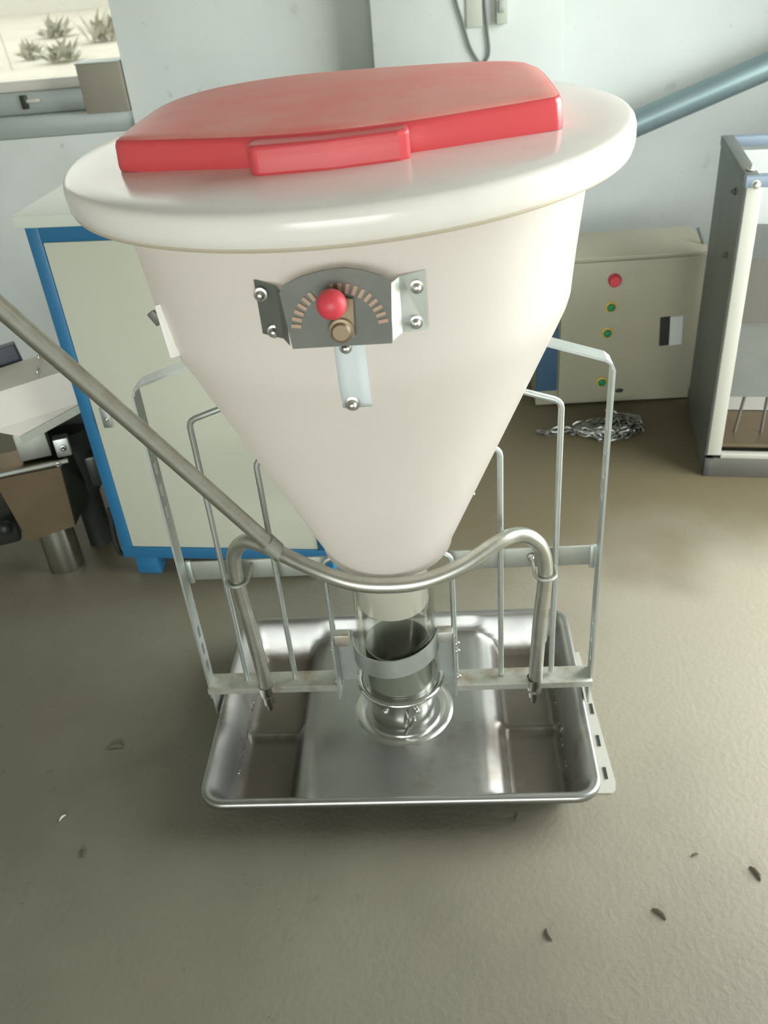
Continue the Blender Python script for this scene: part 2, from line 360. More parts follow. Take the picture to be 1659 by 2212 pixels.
# box standing in the window recess
bx = empty('sheet_box', (-.99, 2.06, .904), 0, 'grey-brown box standing in the right corner of the window recess', 'box')
MB().box((0, -.035, .077), (.148, .10, .153), bev=.003).build('carton', 'card', bx)
MB().box((0, -.035, .155), (.152, .104, .004), bev=.001).build('lid', 'alu', bx)

# ------------------------------------------------------------------ the feeder
F = empty('pig_feeder', (0, 0, 0), 0, 'white plastic hopper pig feeder with red hatch standing on a steel tray', 'feeder')
F['label'] = 'white cone hopper feeder with red hatch and steel tray in the middle'
def on_cone(x, z, off=0.0):
    r = hop_r(z) + off; return -math.sqrt(max(r*r-(x-HX)**2, 1e-6))
HX = .006
def hop_r(z):
    return .112 + (.298-.112)*(z-.49)/(.44) if z < .93 else .298 + (.319-.298)*(z-.93)/.19
# tray: pressed sheet, rim at z = .09
def build_tray():
    a, bb, rc, NU, NV = .367, .257, .048, 150, 40
    def sd(x, y):   # distance inside the rounded rectangle
        qx, qy = abs(x)-(a-rc), abs(y)-(bb-rc)
        return -(math.hypot(max(qx, 0), max(qy, 0)) + min(max(qx, qy), 0) - rc)
    def ss(t): t = min(max(t, 0), 1); return t*t*(3-2*t)
    def h(x, y):
        d = sd(x, y)
        if d < .009: return .090 - .004*(1-ss(d/.004)) if d < .004 else .090
        ax = abs(x)
        fl = .053
        if ax > .168: fl = .053 - .012*min(1, (ax-.168)/.022)
        if ax > .190: fl = .041 - .034*ss((ax-.190)/.026)
        bump = .010*ss(1-abs(y+.03)/.016) if ax > .20 else 0
        dd = d-.009
        if ax > .19:  # trough walls slope widely
            wall = .090 - .083*ss(dd/.058)
        else:
            wall = .090 - .037*ss(dd/.022)
            w2 = ss((ax-.15)/.04); wall = wall*(1-w2) + (.090-.083*ss(dd/.058))*w2
        k = .012   # smooth maximum
        m = max(fl+bump, wall); e = abs(fl+bump-wall)
        return m + max(k-e, 0)**2/(4*k)
    # boundary of the rounded rectangle by arc length
    pts = []
    for cx, cy, a0 in ((a-rc, -(bb-rc), -90), (a-rc, bb-rc, 0), (-(a-rc), bb-rc, 90), (-(a-rc), -(bb-rc), 180)):
        for k in range(9): t = R(a0+k*90/8); pts.append((cx+rc*math.cos(t), cy+rc*math.sin(t)))
    den = []
    for i in range(len(pts)):
        p, q = pts[i], pts[(i+1) % len(pts)]; L = math.hypot(q[0]-p[0], q[1]-p[1]); n = max(1, int(L/.008))
        for k in range(n): den.append((p[0]+(q[0]-p[0])*k/n, p[1]+(q[1]-p[1])*k/n))
    N = len(den); vs = []; fs = []
    ins = [0, .002, .004, .0065, .009, .012, .016, .02, .025, .03, .036, .042, .048]
    for d in ins:
        sx, sy = (a-d)/a, (bb-d)/bb
        for x, y in den: vs.append((x*sx, y*sy, h(x*sx, y*sy)))
    for i in range(len(ins)-1):
        for k in range(N): fs.append((i*N+k, i*N+(k+1) % N, (i+1)*N+(k+1) % N, (i+1)*N+k))
    M2 = 26; base = (len(ins)-1)*N; prev = base
    sx0, sy0 = (a-ins[-1])/a, (bb-ins[-1])/bb
    for j in range(1, M2+1):     # scale y towards zero: strips stay aligned with x
        t = 1-j/M2
        o = len(vs)
        for x, y in den: vs.append((x*sx0, y*sy0*t, h(x*sx0, y*sy0*t)))
        for k in range(N): fs.append((prev+k, prev+(k+1) % N, o+(k+1) % N, o+k))
        prev = o
    mb = MB(); mb.add(vs, fs)
    # folded outer edge
    o = len(mb.v); mb.v += [(x*.999, y*.999, .076) for x, y in den]
    mb.f += [(k, o+k, o+(k+1) % N, (k+1) % N) for k in range(N)]
    ob = mb.build('tray', 'stainless', F, ang=60)
    bm = bmesh.new(); bm.from_mesh(ob.data); bmesh.ops.remove_doubles(bm, verts=bm.verts, dist=1e-5); bmesh.ops.recalc_face_normals(bm, faces=bm.faces); bm.to_mesh(ob.data); bm.free()
    s = ob.modifiers.new('thickness', 'SOLIDIFY'); s.thickness = .003; s.offset = -1
    ob['label'] = 'shallow steel tray with a deep trough at each end'
    return ob
tray = build_tray()
MB().lathe([(.072, 0), (.076, .004), (.083, .0075), (.090, .0085), (.097, .007), (.102, .003), (.106, 0)], 56, (.006, 0, .0525)).build('ring_ridge', 'ring', tray)
# foot plate on the floor at the right
fp = MB(); fp.prism([(.345, .20), (.392, .20), (.398, .09), (.409, -.155), (.406, -.172), (.398, -.180), (.345, -.180)], .003)
fp.box((.347, .01, .035), (.003, .37, .066))
for yy in (-.135, -.055, .03): fp.box((.392-.03*0, yy, .0035), (.006, .03, .0012))
fp.build('foot_plate', 'machwhite', F, smooth=False)
for yy in (-.135, -.055, .03): MB().box((.393, yy, .0042), (.006, .028, .001)).build('plate_slot', 'dark', F, smooth=False)
# hopper
prof = [(.100, .476), (.108, .477), (.113, .484)]
prof += [(hop_r(z), z) for z in (.50, .52, .58, .64, .70, .76, .82, .87, .905)] + [(.2955, .925), (.2995, .94), (.301, .96), (.3045, 1.0), (.311, 1.06), (.319, 1.13)]
prof = [(.0655, .347), (.0655, .470)] + prof
hop = MB().lathe(prof, 96, (HX, 0, 0)).build('hopper', 'hdpe', F, ang=50)
# lid and hatch in the lid's own slightly tilted frame
lid_frame = Matrix.Translation((.002, .001, 1.1257)) @ Matrix.Rotation(-.021, 4, 'Y') @ Matrix.Rotation(.005, 4, 'X')
lp = [(.364, .006), (.366, .0), (.372, .0), (.3755, .004), (.3765, .012), (.3765, .024), (.3745, .031), (.371, .035), (.366, .037)]
lp += [(.366-.366*k/14, .037+.010*(1-(1-k/14)**2)) for k in range(1, 15)]
lid = MB().lathe(lp, 112).build('lid', 'lidwhite', F, ang=40); lid.matrix_local = lid_frame
rb = MB().tube([(.3705*math.cos(t*math.pi/60), .3705*math.sin(t*math.pi/60), -.001) for t in range(120)], .0032, 8, closed=True).build('lid_bead', 'bead', F); rb.matrix_local = lid_frame
out = [(-.264, -.140), (-.18, -.171), (-.095, -.197), (0, -.208), (.095, -.196), (.18, -.170), (.250, -.146), (.266, -.136), (.271, -.110), (.271, .02), (.264, .105), (.243, .150), (.19, .184), (.10, .213), (0, .234), (-.10, .240), (-.185, .212), (-.24, .160), (-.270, .08), (-.276, -.02), (-.274, -.11)]
def outline(pts, n=6):
    P = [Vector((x, y, 0)) for x, y in pts]; m = len(P); o = []
    for i in range(m):
        p0, p1, p2, p3 = P[i-1], P[i], P[(i+1) % m], P[(i+2) % m]
        for k in range(n):
            t = k/n; o.append(.5*((2*p1)+(-p0+p2)*t+(2*p0-5*p1+4*p2-p3)*t*t+(-p0+3*p1-3*p2+p3)*t**3))
    return [(p.x, p.y) for p in o]
OUT = outline(out)
def hatch_loops(loops):
    mb = MB(); n = len(OUT); cx, cy = 0, .03
    for (ins, z, dome) in loops:
        for x, y in OUT:
            d = math.hypot(x-cx, y-cy); k = (d-ins)/d
            zz = z + (dome*(1-min(1, (d*k/.3)**2)) if dome else 0)
            mb.v.append((cx+(x-cx)*k, cy+(y-cy)*k, zz))
    for i in range(len(loops)-1):
        for q in range(n): mb.f.append((i*n+q, i*n+(q+1) % n, (i+1)*n+(q+1) % n, (i+1)*n+q))
    mb.f.append(tuple((len(loops)-1)*n+q for q in range(n)))
    return mb
hatch = hatch_loops([(.004, .044, 0), (.0, .041, 0), (-.001, .046, 0), (.001, .070, 0), (.0035, .0755, 0), (.006, .0765, 0)]).build('hatch', 'red', F, ang=50)
hatch.matrix_local = lid_frame
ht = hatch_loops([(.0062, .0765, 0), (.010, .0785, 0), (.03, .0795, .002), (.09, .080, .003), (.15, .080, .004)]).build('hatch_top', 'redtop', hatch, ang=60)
ht['label'] = 'dusty top face of the hatch with painted pinkish sheen'
g = MB(); g.prism([(-.090, -.165), (-.094, -.225), (-.085, -.236), (0, -.240), (.078, -.228), (.090, -.220), (.088, -.165)], .034, Matrix.Translation((0, 0, .0405)))
gr = g.build('hatch_grip', 'red', hatch, smooth=False)
bv = gr.modifiers.new('round', 'BEVEL'); bv.width = .005; bv.segments = 3; bv.limit_method = 'ANGLE'
# dial plate on the hopper front
DZ = [(-.0525, .985), (.0605, .985), (.0645, 1.056), (.055, 1.063), (.035, 1.0705), (.014, 1.0745), (-.008, 1.073), (-.032, 1.068), (-.0535, 1.059), (-.0585, 1.051)]
fr = Matrix(((1, 0, 0, 0), (0, 0, 1, 0), (0, 1, 0, 0), (0, 0, 0, 1)))
YD = -.338
dial = MB().prism(DZ, .003, Matrix.Translation((0, YD, 0)) @ fr).build('dial_plate', 'dialsteel', F, smooth=False)
dial.location = (0, 0, .0145)
for sgn, x0, x1, zt0, zt1, zb0, zb1 in ((-1, -.0555, -.093, 1.050, 1.054, .989, .988), (1, .062, .101, 1.052, 1.053, .988, .982)):
    e = MB(); y0, ym, y1 = YD+.001, YD+.022, on_cone(x1, 1.03, .003); xm_ = x0+sgn*.010
    A = [(x0, y0, zt0), (xm_, ym, zt0+.001), (x1, y1-.001, zt1), (x1, y1-.001+.002, zb1), (xm_, ym, zb0), (x0, y0, zb0)]
    B = [(x, y+.003, z) for x, y, z in A]
    e.add(A+B, [(0, 1, 4, 5), (1, 2, 3, 4), (6, 11, 10, 7), (7, 10, 9, 8)] + [(i, (i+1) % 6, 6+(i+1) % 6, 6+i) for i in range(6)])
    e.build('dial_ear', 'dialsteel' if sgn < 0 else 'galv', dial, smooth=False)
for x, z in ((-.085, 1.041), (-.077, .995), (.091, 1.039), (.088, .996)):
    bolt_mb((x, on_cone(x, z, .008)-.004, z), .0075).build('bolt', 'bolt', dial)
for k in range(18):     # stamped scale marks around the knob
    a = R(8 + 164*k/17); rr = .050
    if 96 < math.degrees(a) < 118: continue
    mb = MB().box((.004+rr*math.cos(a)*.98, YD-.0012, 1.006+rr*math.sin(a)*.95), (.011, .0018, .0042), rot=(0, -a, 0))
    mb.build('scale_mark', 'scale', dial, smooth=False)
MB().prism([(-.012, 0), (.014, 0), (.010, .044), (-.006, .044)], .004, Matrix.Translation((.006, YD-.008, 1.0)) @ Matrix.Rotation(R(8), 4, 'Y') @ fr).build('lever', 'lever', dial, smooth=False)
MB().lathe([(0, .012), (.009, .012), (.011, .008), (.014, .007), (.0145, 0)], 20).build('hub_nut', 'lever', dial).matrix_local = Matrix.Translation((.006, YD-.006, 1.008)) @ Matrix.Rotation(R(90), 4, 'X')
kn = MB().sphere((.001, YD-.030, 1.046), .0165, 24).build('knob', 'knobred', dial)
kn['label'] = 'red ball knob'
bolt_mb((.007, YD+.006, .981), .007).build('bolt', 'bolt', dial)
# pale guide strip below the dial, following the hopper wall, with its bolt
gs = MB(); n = 10; vs = []
for i in range(n+1):
    z = .992 - .098*i/n
    for x in (-.010, .002, .014, .027):
        y = on_cone(x, z, .0025)
        vs.append((x, y, z))
gs.add(vs, [(i*4+k, i*4+k+1, (i+1)*4+k+1, (i+1)*4+k) for i in range(n) for k in range(3)])
gso = gs.build('guide_strip', 'strip', F); gso.modifiers.new('thickness', 'SOLIDIFY').thickness = .002
bolt_mb((.003, on_cone(.003, .903, .003), .903), .009).build('bolt', 'bolt', F)
# small fixings on the hopper sides
MB().box((-.2475, -.168, .962), (.004, .014, .072), rot=(0, R(-14), R(-55)), bev=.0015).build('side_clip', 'clip', F)
MB().box((-.262, -.160, .978), (.012, .006, .020), rot=(0, R(-30), 0), bev=.0015).build('clip_hook', 'dialsteel', F)
bolt_mb((HX+hop_r(.576)-.002, -.01, .576), .007, 'x').build('bolt', 'bolt', F)
bolt_mb((HX-hop_r(.578)+.002, -.01, .578), .007, '-x').build('bolt', 'bolt', F)
# flat-bar side frames with slots
for sx in (-1, 1):
    x = sx*.378; mb = MB(); th, w = .004, .034; z0, z1 = .115, .795
    slots = [.19, .235, .28, .56, .605, .65, .695]; hz = .014; zc = z0
    for s_ in slots:
        mb.box((x, 0, (zc+s_-hz)/2), (th, w, s_-hz-zc))
        mb.box((x, -.0115, s_), (th, .011, 2*hz)); mb.box((x, .0115, s_), (th, .011, 2*hz)); zc = s_+hz
    mb.box((x, 0, (zc+z1)/2), (th, w, z1-zc))
    # bent top running up to the hopper
    top = [(x, z1), (x-sx*.003, z1+.010), (x-sx*.012, z1+.018), (x-sx*.112, z1+.052)]
    A = []
    for (px, pz), (nx, nz) in zip(top, ((-sx, 0), (-sx*.9, -.4), (-.5*sx, -.9), (-.34*sx, -.94))):
        for yy in (-w/2, w/2): A += [(px, yy, pz), (px+nx*th, yy, pz+nz*th)]
    fs = []
    for i in range(3):
        o = i*4; p = o+4
        fs += [(o, o+2, p+2, p), (o+1, p+1, p+3, o+3), (o, p, p+1, o+1), (o+2, o+3, p+3, p+2)]
    fs += [(0, 1, 3, 2), (12, 14, 15, 13)]
    mb.add(A, fs)
    mb.build('side_bar', 'galv', F, smooth=False)
    # guard rods, nested
    for (rx, zt, zb, ri) in ((.302, .738, .146, .004), (.2045, .655, .143, .004), (.116, .440, .128, .004)):
        X = sx*(rx)
        xin = hop_r(zt+.03)-.004
        p = [(X, 0, zb), (X, 0, zt-.012)]
        if xin < rx-.004: p += [(X-sx*.0015, 0, zt-.005), (X-sx*.005, 0, zt), (X-sx*.011, 0, zt+.004), (sx*xin, 0, zt+.004+(rx-.011-xin)*.34)]
        else: p += [(X, 0, zt)]
        MB().tube(p, .0052, 12).build('guard_rod', 'galv', F)
    # horizontal plates at the bottom
    zb = .147 if sx < 0 else .138
    b = MB().box((sx*.2465, -.003, zb), (.265, .044, .004), bev=.001)
    b.box((sx*.2465, -.025, zb-.005), (.265, .003, .013))
    b.build('base_bar', 'galvrust', F)
    MB().box((sx*.246, .024, .411), (.262, .004, .042), bev=.0008).build('cross_bar', 'galvdull', F)
    MB().box((sx*.371, .020, .411), (.010, .006, .050), bev=.001).build('bar_bracket', 'galv', F)
    # clamp brackets beside the feed tube
    cb = MB().box((sx*.1155, -.006, .195), (.004, .052, .155)); cb.box((sx*.098, .006, .20), (.036, .003, .13))
    cb.build('clamp_bracket', 'galv', F, smooth=False)
    for zz in ((.245, .226, .158) if sx > 0 else (.240, .155)): bolt_mb((sx*.1178, -.018, zz), .006, 'x' if sx > 0 else '-x').build('bolt', 'bolt', F)
    MB().box((sx*.0985, -.012, .262), (.03, .02, .028), bev=.002).build('rusty_block', 'galvrust', F)
    # tab down to the tray rim
    MB().box((sx*.374, 0, .105), (.004, .040, .06), bev=.001).build('rim_tab', 'galv', F)
# clamp strap, half ring with flanges
st = MB(); n = 28; rr = .0835
for i in range(n+1):
    a = R(180+180*i/n); c, s_ = math.cos(a), math.sin(a); zt = .010*c
    st.v += [(HX*.5+rr*c, rr*s_, .222+zt), (HX*.5+rr*c, rr*s_, .264+zt), (HX*.5+(rr-.003)*c, (rr-.003)*s_, .264+zt), (HX*.5+(rr-.003)*c, (rr-.003)*s_, .222+zt)]
for i in range(n):
    for k in range(4): st.f.append((i*4+k, i*4+(k+1) % 4, (i+1)*4+(k+1) % 4, (i+1)*4+k))
st.build('clamp_strap', 'galv', F)
# clear feed tube, shutter tube inside, lower cup
MB().lathe([(.0755, .150), (.0755, .470), (.0725, .470), (.0725, .150)], 64, (HX, 0, 0), closedprof=True).build('clear_tube', 'clear', F)
MB().lathe([(.063, .148), (.063, .243), (.060, .243), (.060, .148)], 48, (HX, 0, 0), closedprof=True).build('shutter_tube', 'shutter', F)
cup = MB().lathe([(.066, .050), (.0645, .058), (.0635, .10), (.0635, .150), (.060, .150), (.060, .052)], 56, (HX, 0, 0), closedprof=True).build('outlet_cup', 'steelshiny', F)
MB().tube([(HX+.081*math.cos(t*math.pi/36), .081*math.sin(t*math.pi/36), .146) for t in range(72)], .0062, 14, closed=True).build('wire_ring', 'steelshiny', F)
for dg in (-118, -62): 
    a = R(dg); MB().sphere((HX+.066*math.cos(a), .066*math.sin(a), .108), .0065, 12).build('bolt', 'bolt', cup)
w = MB().tube([(.020, -.062, .088), (.022, -.082, .086)], .004, 10)
for d in (-1, 1): w.box((.022+d*.006, -.080, .088+d*.011), (.004, .012, .024), rot=(0, R(25), 0), bev=.001)
w.build('wing_nut', 'bolt', cup)
# water pipe with drinkers
WP = [(-0.262, -0.020, 0.125), (-0.262, -0.020, 0.164), (-0.265, -0.025, 0.291), (-0.270, -0.030, 0.422), (-0.266, -0.035, 0.481), (-0.251, -0.040, 0.511), (-0.227, -0.050, 0.526), (-0.185, -0.070, 0.521), (-0.112, -0.105, 0.502), (-0.049, -0.125, 0.487), (0.012, -0.130, 0.482), (0.073, -0.125, 0.485), (0.135, -0.105, 0.498), (0.191, -0.075, 0.518), (0.223, -0.055, 0.519), (0.251, -0.045, 0.507), (0.273, -0.035, 0.471), (0.281, -0.030, 0.413), (0.274, -0.025, 0.290), (0.269, -0.020, 0.141), (0.267, -0.020, 0.115)]
wp = MB().tube(spline(WP, 6), .0135, 18).build('water_pipe', 'pipe', F)
for x in (-.262, .267):
    MB().lathe([(0, -.045), (.005, -.045), (.006, -.030), (.010, -.028), (.0105, -.008), (.013, -.006), (.0145, .012), (.0145, .022)], 18, (x, -.020, .128)).build('nipple_drinker', 'steelshiny', wp)
for x, z in ((-.271, .424), (.281, .412)):
    p = [(x-.019, .030, z), (x-.019, -.028, z)] + [(x+.019*math.cos(R(180+k*18)), -.028+.019*math.sin(R(180+k*18)), z) for k in range(1, 10)] + [(x+.019, -.028, z), (x+.019, .030, z)]
    MB().tube(p, .0032, 10).build('u_bolt', 'galvdull', F)
bolt_mb((.262, .020, .414), .008).build('bolt', 'bolt', F)
sp = [(-.172, -.078, .513), (-.183, -.080, .535), (-.336, -.130, .798), (-.446, -.200, 1.02), (-.478, -.230, 1.095), (-.512, -.252, 1.165), (-1.342, -.906, 2.995)]
sup = MB().tube(sp, .0132, 18).build('supply_pipe', 'pipe', F)
sup['label'] = 'long straight pipe slanting up to the left'
d = (Vector(sp[2])-Vector(sp[1])).normalized(); p0 = Vector(sp[1])
MB().tube([p0-d*.012, p0+d*.016], .0158, 18).build('pipe_socket', 'galvdull', F)

# ------------------------------------------------------------------ blue and cream cabinet, back left
C = empty('steel_cabinet', (-.737, .553, 0), R(-5.5), 'cream steel cabinet with blue frame and feet behind the feeder', 'cabinet')
CW, CD = .555, .46
MB().box((CW/2, CD/2+.006, .50), (CW-.03, CD-.04, .82)).build('body', 'cream', C, smooth=False)
MB().box((CW/2, CD/2-.006, .934), (CW+.02, CD+.03, .026), bev=.003).build('top_panel', 'creamtop', C)
for x in (.015, CW-.015):
    for y in (.012, CD-.012): MB().box((x, y, .503), (.030, .024, .836), bev=.002).build('corner_post', 'blue', C)
for y in (.012, CD-.012):
    MB().box((CW/2, y, .903), (CW-.06, .023, .036), bev=.001).build('frame_rail', 'blue', C)
    MB().box((CW/2, y, .0745), (CW, .026, .033), bev=.001).build('frame_rail', 'blue', C)
MB().box((CW/2, .011, .488), (CW-.062, .018, .792), bev=.002).build('door', 'cream', C)
MB().box((.062, -.001, .472), (.022, .008, .052), bev=.002).build('door_latch', 'galv', C)
bolt_mb((.064, -.005, .470), .005).build('lock', 'steelshiny', C)
for x in (.055, CW-.03):
    for y in (.03, CD-.03): MB().box((x, y, .029), (.062, .046, .058), bev=.002).build('foot', 'blue', C)
MB().tube(spline([(-.012, .02, .20), (-.016, .01, .12), (-.014, .008, .07), (-.002, .02, .055)], 6), .007, 10).build('cable', 'black', C)

# ------------------------------------------------------------------ sheet-metal dispenser at the far left
D = empty('feed_dispenser', (-.90, .60, 0), R(20), 'pale sheet-metal topped dispenser with brown box funnel left of the cabinet', 'dispenser')
def front(poly, h, y=0.0): return MB().prism(poly, h, Matrix.Translation((0, y, 0)) @ fr)
# housing: sloping top strip and tall front face
top = [(-.36, .455), (-.02, .565-.012), (.128, .565), (.145, .480), (-.020, .424), (-.075, .452), (-.36, .40)]
hs = MB()
A = [(-.36, -.02, .50), (.128, -.02, .562), (.146, -.03, .480), (-.020, -.03, .424), (-.075, -.03, .452), (-.36, -.03, .42)]
Bk = [(-.36, .060, .520), (.105, .060, .586), (.146, .060, .49), (-.02, .075, .434), (-.075, .075, .46), (-.36, .075, .43)]
hs.add(A+Bk, [(5, 4, 3, 2, 1, 0), tuple(range(6, 12))] + [(i, (i+1) % 6, 6+(i+1) % 6, 6+i) for i in range(6)])
hs.build('housing', 'sheet', D, smooth=False)
lipv = [(.147, -.034, .480), (-.020, -.034, .424), (-.020, -.034, .402), (.143, -.034, .458)]
lb = [(x, .07, z) for x, y, z in lipv]
MB().add(lipv+lb, [(0, 1, 2, 3), (7, 6, 5, 4)] + [(i, (i+1) % 4, 4+(i+1) % 4, 4+i) for i in range(4)]).build('lower_lip', 'galvdull', D, smooth=False)
for x, y, z in ((.070, .045, .5815), (.062, .002, .562)): bolt_mb((x, y, z), .006, 'z').build('screw', 'bolt', D)
MB().box((-.17, .10, .50), (.40, .03, .17), rot=(0, R(-7), 0), bev=.003).build('rear_panel', 'bluedark', D)
MB().box((-.005, .03, .375), (.075, .05, .075), bev=.003).build('neck', 'galvdull', D)
MB().box((.064, .0, .362), (.036, .03, .05), bev=.003).build('clamp_lug', 'galv', D)
bolt_mb((.066, -.016, .362), .008).build('bolt', 'bolt', D)
MB().tube([(-.14, -.035, .336), (.07, -.035, .336)], .006, 10).build('clamp_rod', 'galvdull', D)
bolt_mb((.046, -.042, .334), .007).build('bolt', 'steelshiny', D)
fv = [(-.11, -.04, .328), (.048, -.04, .325), (.036, -.03, .142), (-.086, -.03, .130)]
fb = [(-.11, .08, .335), (.082, .08, .338), (.096, .08, .182), (-.05, .08, .14)]
MB().add(fv+fb, [(0, 3, 2, 1), (4, 5, 6, 7), (0, 1, 5, 4), (3, 7, 6, 2), (0, 4, 7, 3)]).build('funnel', 'brownsteel', D, smooth=False)  # brown reflection of the floor is put into the funnel's steel colour
MB().add([fv[0], fv[1], fb[1], fb[0]], [(0, 1, 2, 3)]).build('funnel_top', 'dark', D, smooth=False)
MB().add([fv[1], fv[2], fb[2], fb[1]], [(0, 1, 2, 3)]).build('funnel_side', 'dark', D, smooth=False)
MB().lathe([(.046, .0), (.047, .004), (.046, .10), (.046, .138), (0, .138)], 32, (-.022, .02, 0)).build('outlet_tube', 'steelshiny', D)
MB().lathe([(.034, 0), (.034, .16), (.05, .19), (.052, .36), (0, .37)], 28, (.075, .10, 0)).build('motor', 'black', D)
MB().box((.085, .13, .40), (.15, .06, .16), bev=.008).build('motor_cover', 'black', D)
MB().box((.116, .06, .25), (.035, .05, .09), bev=.008).build('terminal_box', 'dark', D)
MB().tube([(-.36, .02, .11), (-.15, .02, .155)], .012, 12).build('arm', 'dark', D)
MB().sphere((-.138, .02, .155), .020, 16).build('arm_knob', 'black', D)
MB().box((-.20, .12, .22), (.16, .10, .30), bev=.01).build('rear_cover', 'dark', D)

# ------------------------------------------------------------------ control box with buttons, back right
B = empty('control_box', (.42, 1.38, 0), 0, 'beige control box with red and green push buttons by the back wall', 'control box')
MB().box((.255, .125, .245), (.51, .245, .484), bev=.003).build('body', 'beige', B)
MB().box((.0335, -.003, .25), (.067, .014, .38), bev=.002).build('blue_strip', 'navy', B)
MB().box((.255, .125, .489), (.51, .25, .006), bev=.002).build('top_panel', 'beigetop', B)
MB().box((.29, -.004, .245), (.435, .010, .470), bev=.002).build('front_panel', 'beige', B)
def disc(name, m, x, z, r, h, par, lab=None):
    o = MB().lathe([(0, h), (r*.8, h), (r, h*.7), (r, 0)], 24).build(name, m, par); o.matrix_local = Matrix.Translation((x, -.009, z)) @ Matrix.Rotation(R(90), 4, 'X')
    if lab: o['label'] = lab
    return o
eb = disc('emergency_button', 'knobred', .229, .424, .0195, .022, B, 'round red emergency button')
for i, (x, z) in enumerate(((.224, .338), (.218, .253), (.211, .083))):
    o = disc('push_button', 'yellow', x, z, .0175, .006, B, 'green push button with yellow collar')
    c = MB().lathe([(0, .014), (.0095, .013), (.0125, .010), (.0125, 0)], 20).build('button_cap', 'greenbtn', o)
MB().box((.396, -.011, .247), (.030, .004, .095), rot=(0, R(-3), 0)).build('warning_label', 'black', B, smooth=False)['label'] = 'black half of the label plate'
MB().box((.430, -.011, .247), (.040, .004, .095), rot=(0, R(-3), 0)).build('rating_label', 'labelw', B, smooth=False)['label'] = 'pale half of the label plate'
MB().sphere((.270, -.010, .048), .009, 12, (1.5, .6, .8)).build('cable_gland', 'black', B)
MB().tube([(.505, .06, .486), (.492, .10, .530)], .004, 8).build('wire_stub', 'cable', B)

# ------------------------------------------------------------------ chain heap
CH = empty('steel_chain', (.57, 1.17, 0), 0, 'loose heap of grey steel chain on the floor by the control box', 'chain')
def link_mesh():
    pts = []
    for k in range(10):
        a = 2*math.pi*k/10; pts.append((.013*math.cos(a)*1.25 + (.004 if math.cos(a) > 0 else -.004), .0085*math.sin(a), 0))
    return MB().tube(pts, .0028, 4, closed=True)
l0 = link_mesh().build('link', 'chain', CH)
rd = random.Random(3); pts = []
ctrl = [(-.165, .03), (-.12, .015), (-.07, .03), (-.02, .0), (.04, -.04), (.10, -.02), (.15, .02), (.10, .06), (.05, .03), (0, .04), (.05, -.03), (.11, .03), (.16, .05), (.12, .10), (.07, .085), (.09, .03), (.03, -.02), (-.02, .035), (.06, .06), (.13, .07), (.10, -.03), (.02, -.03), (-.05, .02), (.02, .06), (.09, .09), (.14, .0)]
path = spline([(x, y, 0) for x, y in ctrl], 40)
acc = 0; last = path[0]; seq = []
for p in path:
    if (p-last).length >= .0215: seq.append(p.copy()); last = p
hmap = {}
for i, p in enumerate(seq[:190]):
    o = l0 if i == 0 else l0.copy()
    if i: COL.objects.link(o)
    key = (round(p.x/.028), round(p.y/.028)); lev = hmap.get(key, 0); hmap[key] = lev+1
    q = seq[min(i+1, len(seq)-1)] - p
    o.parent = CH; o.location = (p.x+rd.uniform(-.004, .004), p.y+rd.uniform(-.004, .004), .008+.009*lev)
    o.rotation_euler = (R(90 if i % 2 else 0)+rd.uniform(-.5, .5), rd.uniform(-.25, .25), math.atan2(q.y, q.x) if q.length > 0 else 0)

# ------------------------------------------------------------------ framed feeder at the right edge
G = empty('framed_feeder', (.843, .905, 0), R(-8), 'grey steel framed feeder with pale front post at the right edge', 'feeder')
GW, GD = .62, .44
def gpost(x, y, m): MB().box((x, y, .435), (.036, .030, .73), bev=.002).build('corner_post', m, G)
MB().box((.004, GD/2, .43), (.006, GD-.03, .74)).build('side_panel', 'machgrey', G, smooth=False)
MB().box((GW-.004, GD/2, .43), (.006, GD-.03, .74)).build('side_panel', 'machgrey', G, smooth=False)
gpost(.022, .014, 'machwhite'); gpost(GW-.022, .014, 'machwhite'); gpost(.022, GD-.015, 'machgrey'); gpost(GW-.022, GD-.015, 'machgrey')
MB().box((GW/2, .014, .03), (GW, .028, .06), bev=.002).build('base_rail', 'machdark', G)
for x in (.012, GW-.012): MB().box((x, GD/2, .03), (.024, GD, .06), bev=.002).build('base_rail', 'machgrey', G)
MB().box((GW/2, GD-.014, .03), (GW, .028, .06), bev=.002).build('base_rail', 'machgrey', G)
MB().box((GW/2, .008, .0685), (GW-.08, .018, .016), bev=.002).build('trough_lip', 'machwhite', G)
MB().box((GW/2, .13, .085), (GW-.05, .20, .010)).build('trough_floor', 'brownsteel', G, smooth=False)
MB().box((GW/2, .24, .15), (GW-.05, .008, .12)).build('trough_back', 'sheet', G, smooth=False)
for k, x in enumerate((.10, .16, .24, .33, .42, .51)): MB().tube([(x-.012*(k == 0), .10, .09), (x, .10, .205)], .0045, 8).build('trough_rod', 'machdark', G)
MB().box((GW/2, .085, .325), (GW-.05, .008, .225)).build('front_panel', 'machgrey', G, smooth=False)
MB().box((GW/2, .070, .520), (GW-.05, .010, .170)).build('flap_panel', 'machdark', G, smooth=False)
for y in (.014, GD-.015): MB().box((GW/2, y, .812), (GW, .030, .026), bev=.002).build('top_rail', 'bluegrey', G)
for x in (.016, GW-.016): MB().box((x, GD/2, .812), (.030, GD-.02, .028), bev=.002).build('top_rail', 'machgrey' if x < .1 else 'bluegrey', G)
MB().box((GW/2, GD-.03, .69), (GW-.06, .006, .20)).build('back_panel', 'labelw', G, smooth=False)
bolt_mb((.024, .004, .806), .012, 'y').build('bolt', 'galvrust', G); bolt_mb((.018, .05, .828), .010, 'z').build('bolt', 'galvrust', G)
for z in (.60, .76): bolt_mb((.0, .12, z), .008, '-x').build('bolt', 'machdark', G)

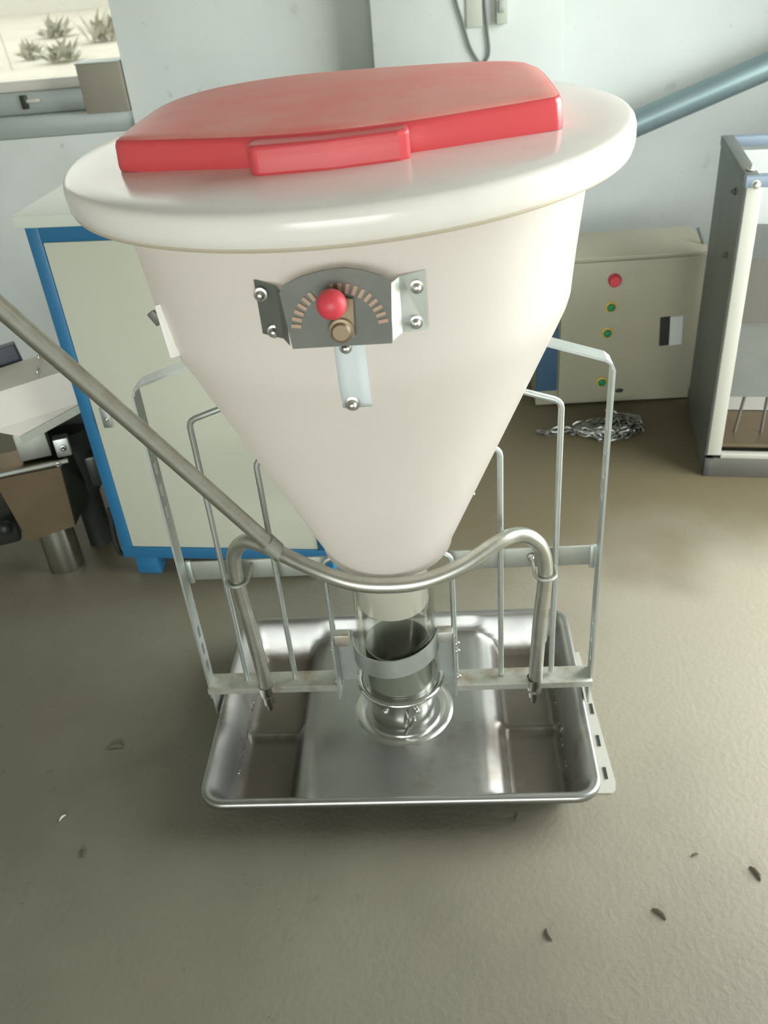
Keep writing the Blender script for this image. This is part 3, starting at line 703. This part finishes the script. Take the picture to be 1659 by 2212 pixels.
# ------------------------------------------------------------------ grey-blue pipe on the back wall, right
A_, B_ = Vector((.29, 1.775, .615)), Vector((1.598, 1.775, 1.078))
PP = empty('wall_pipe', (0, 0, 0), 0, 'thick grey-blue pipe slanting up to the right along the wall', 'pipe')
MB().tube([A_, B_], .041, 32).build('tube', 'pvc', PP)
dv = (B_-A_).normalized()
for t in (.16, 1.25):
    c = A_+dv*t; MB().tube([c-dv*.012, c+dv*.012], .045, 32).build('pipe_band', 'galvdull', PP)
    yb = 1.85 if t < .3 else 2.0
    MB().box((c.x, (1.815+yb)/2, c.z), (.03, yb-1.815, .03)).build('wall_bracket', 'galvdull', PP, smooth=False)
# ------------------------------------------------------------------ wall cable and socket
cb = MB().tube(spline([(.190, 1.842, 1.30), (.200, 1.842, 1.22), (.207, 1.842, 1.161), (.226, 1.842, 1.098), (.246, 1.842, 1.033), (.272, 1.842, .988), (.285, 1.842, .982), (.297, 1.842, .990), (.306, 1.842, 1.015), (.300, 1.842, 1.080), (.293, 1.842, 1.155), (.288, 1.842, 1.30)], 8), .0042, 10).build('hanging_cable', 'cable')
tag(cb, 'thin grey cable hanging in a loop on the white wall above the hatch', 'cable')
sk = empty('wall_switch', (.345, 1.846, 1.13), 0, 'small grey-green switch box on the wall right of the cable loop', 'switch')
MB().box((0, -.010, 0), (.034, .026, .085), bev=.003).build('switch_body', 'stain', sk)
MB().box((-.002, -.026, .006), (.016, .006, .034), bev=.002).build('rocker', 'alu', sk)
jb = empty('junction_box', (.262, 1.846, 1.135), 0, 'flat grey-green plate on the wall behind the cable loop', 'plate')
MB().box((0, 0, 0), (.050, .006, .105), bev=.002).build('plate', 'stain', jb)
MB().box((0, -.0035, .045), (.010, .003, .010), bev=.001).build('screw', 'alu', jb)

# ------------------------------------------------------------------ crumbs on the floor
crumb = [((.248, -.455), 'short curled dark crumb on the floor in front of the tray, middle right', .011, 2.0), ((.433, -.421), 'slim dark crumb on the floor at the lower right', .013, -.7),
         ((.609, -.350), 'dark crumb on the floor nearest the right edge of the picture', .014, -1.1), ((.517, -.313), 'tiny dark crumb on the floor right of the tray', .007, .5),
         ((-.601, -.038), 'wide dark smear of crumbs on the floor left of the tray', .017, .2), ((-.591, -.290), 'dark crumb on the floor at the lower left', .009, -.9),
         ((-.656, -.211), 'pale chip on the floor at the lower left', .008, 1.2), ((.215, -.232), 'tiny crumb just in front of the tray rim', .007, 1.4)]
for i, ((x, y), lab, s, a) in enumerate(crumb):
    rd = random.Random(i+20); mb = MB()
    mb.tube([(-s, 0, .002), (-s*.4, s*.18, .0035), (s*.4, s*.12, .003), (s, -s*.2, .002)], [s*.12, s*.26, s*.30, s*.10], 7)
    mb.v = [(vx, vy, max(vz, 0)) for vx, vy, vz in mb.v]
    o = mb.build('crumb', 'labelw' if 'pale' in lab else 'debris'); o.location = (x, y, 0); o.rotation_euler = (0, 0, a); tag(o, lab, 'crumb')
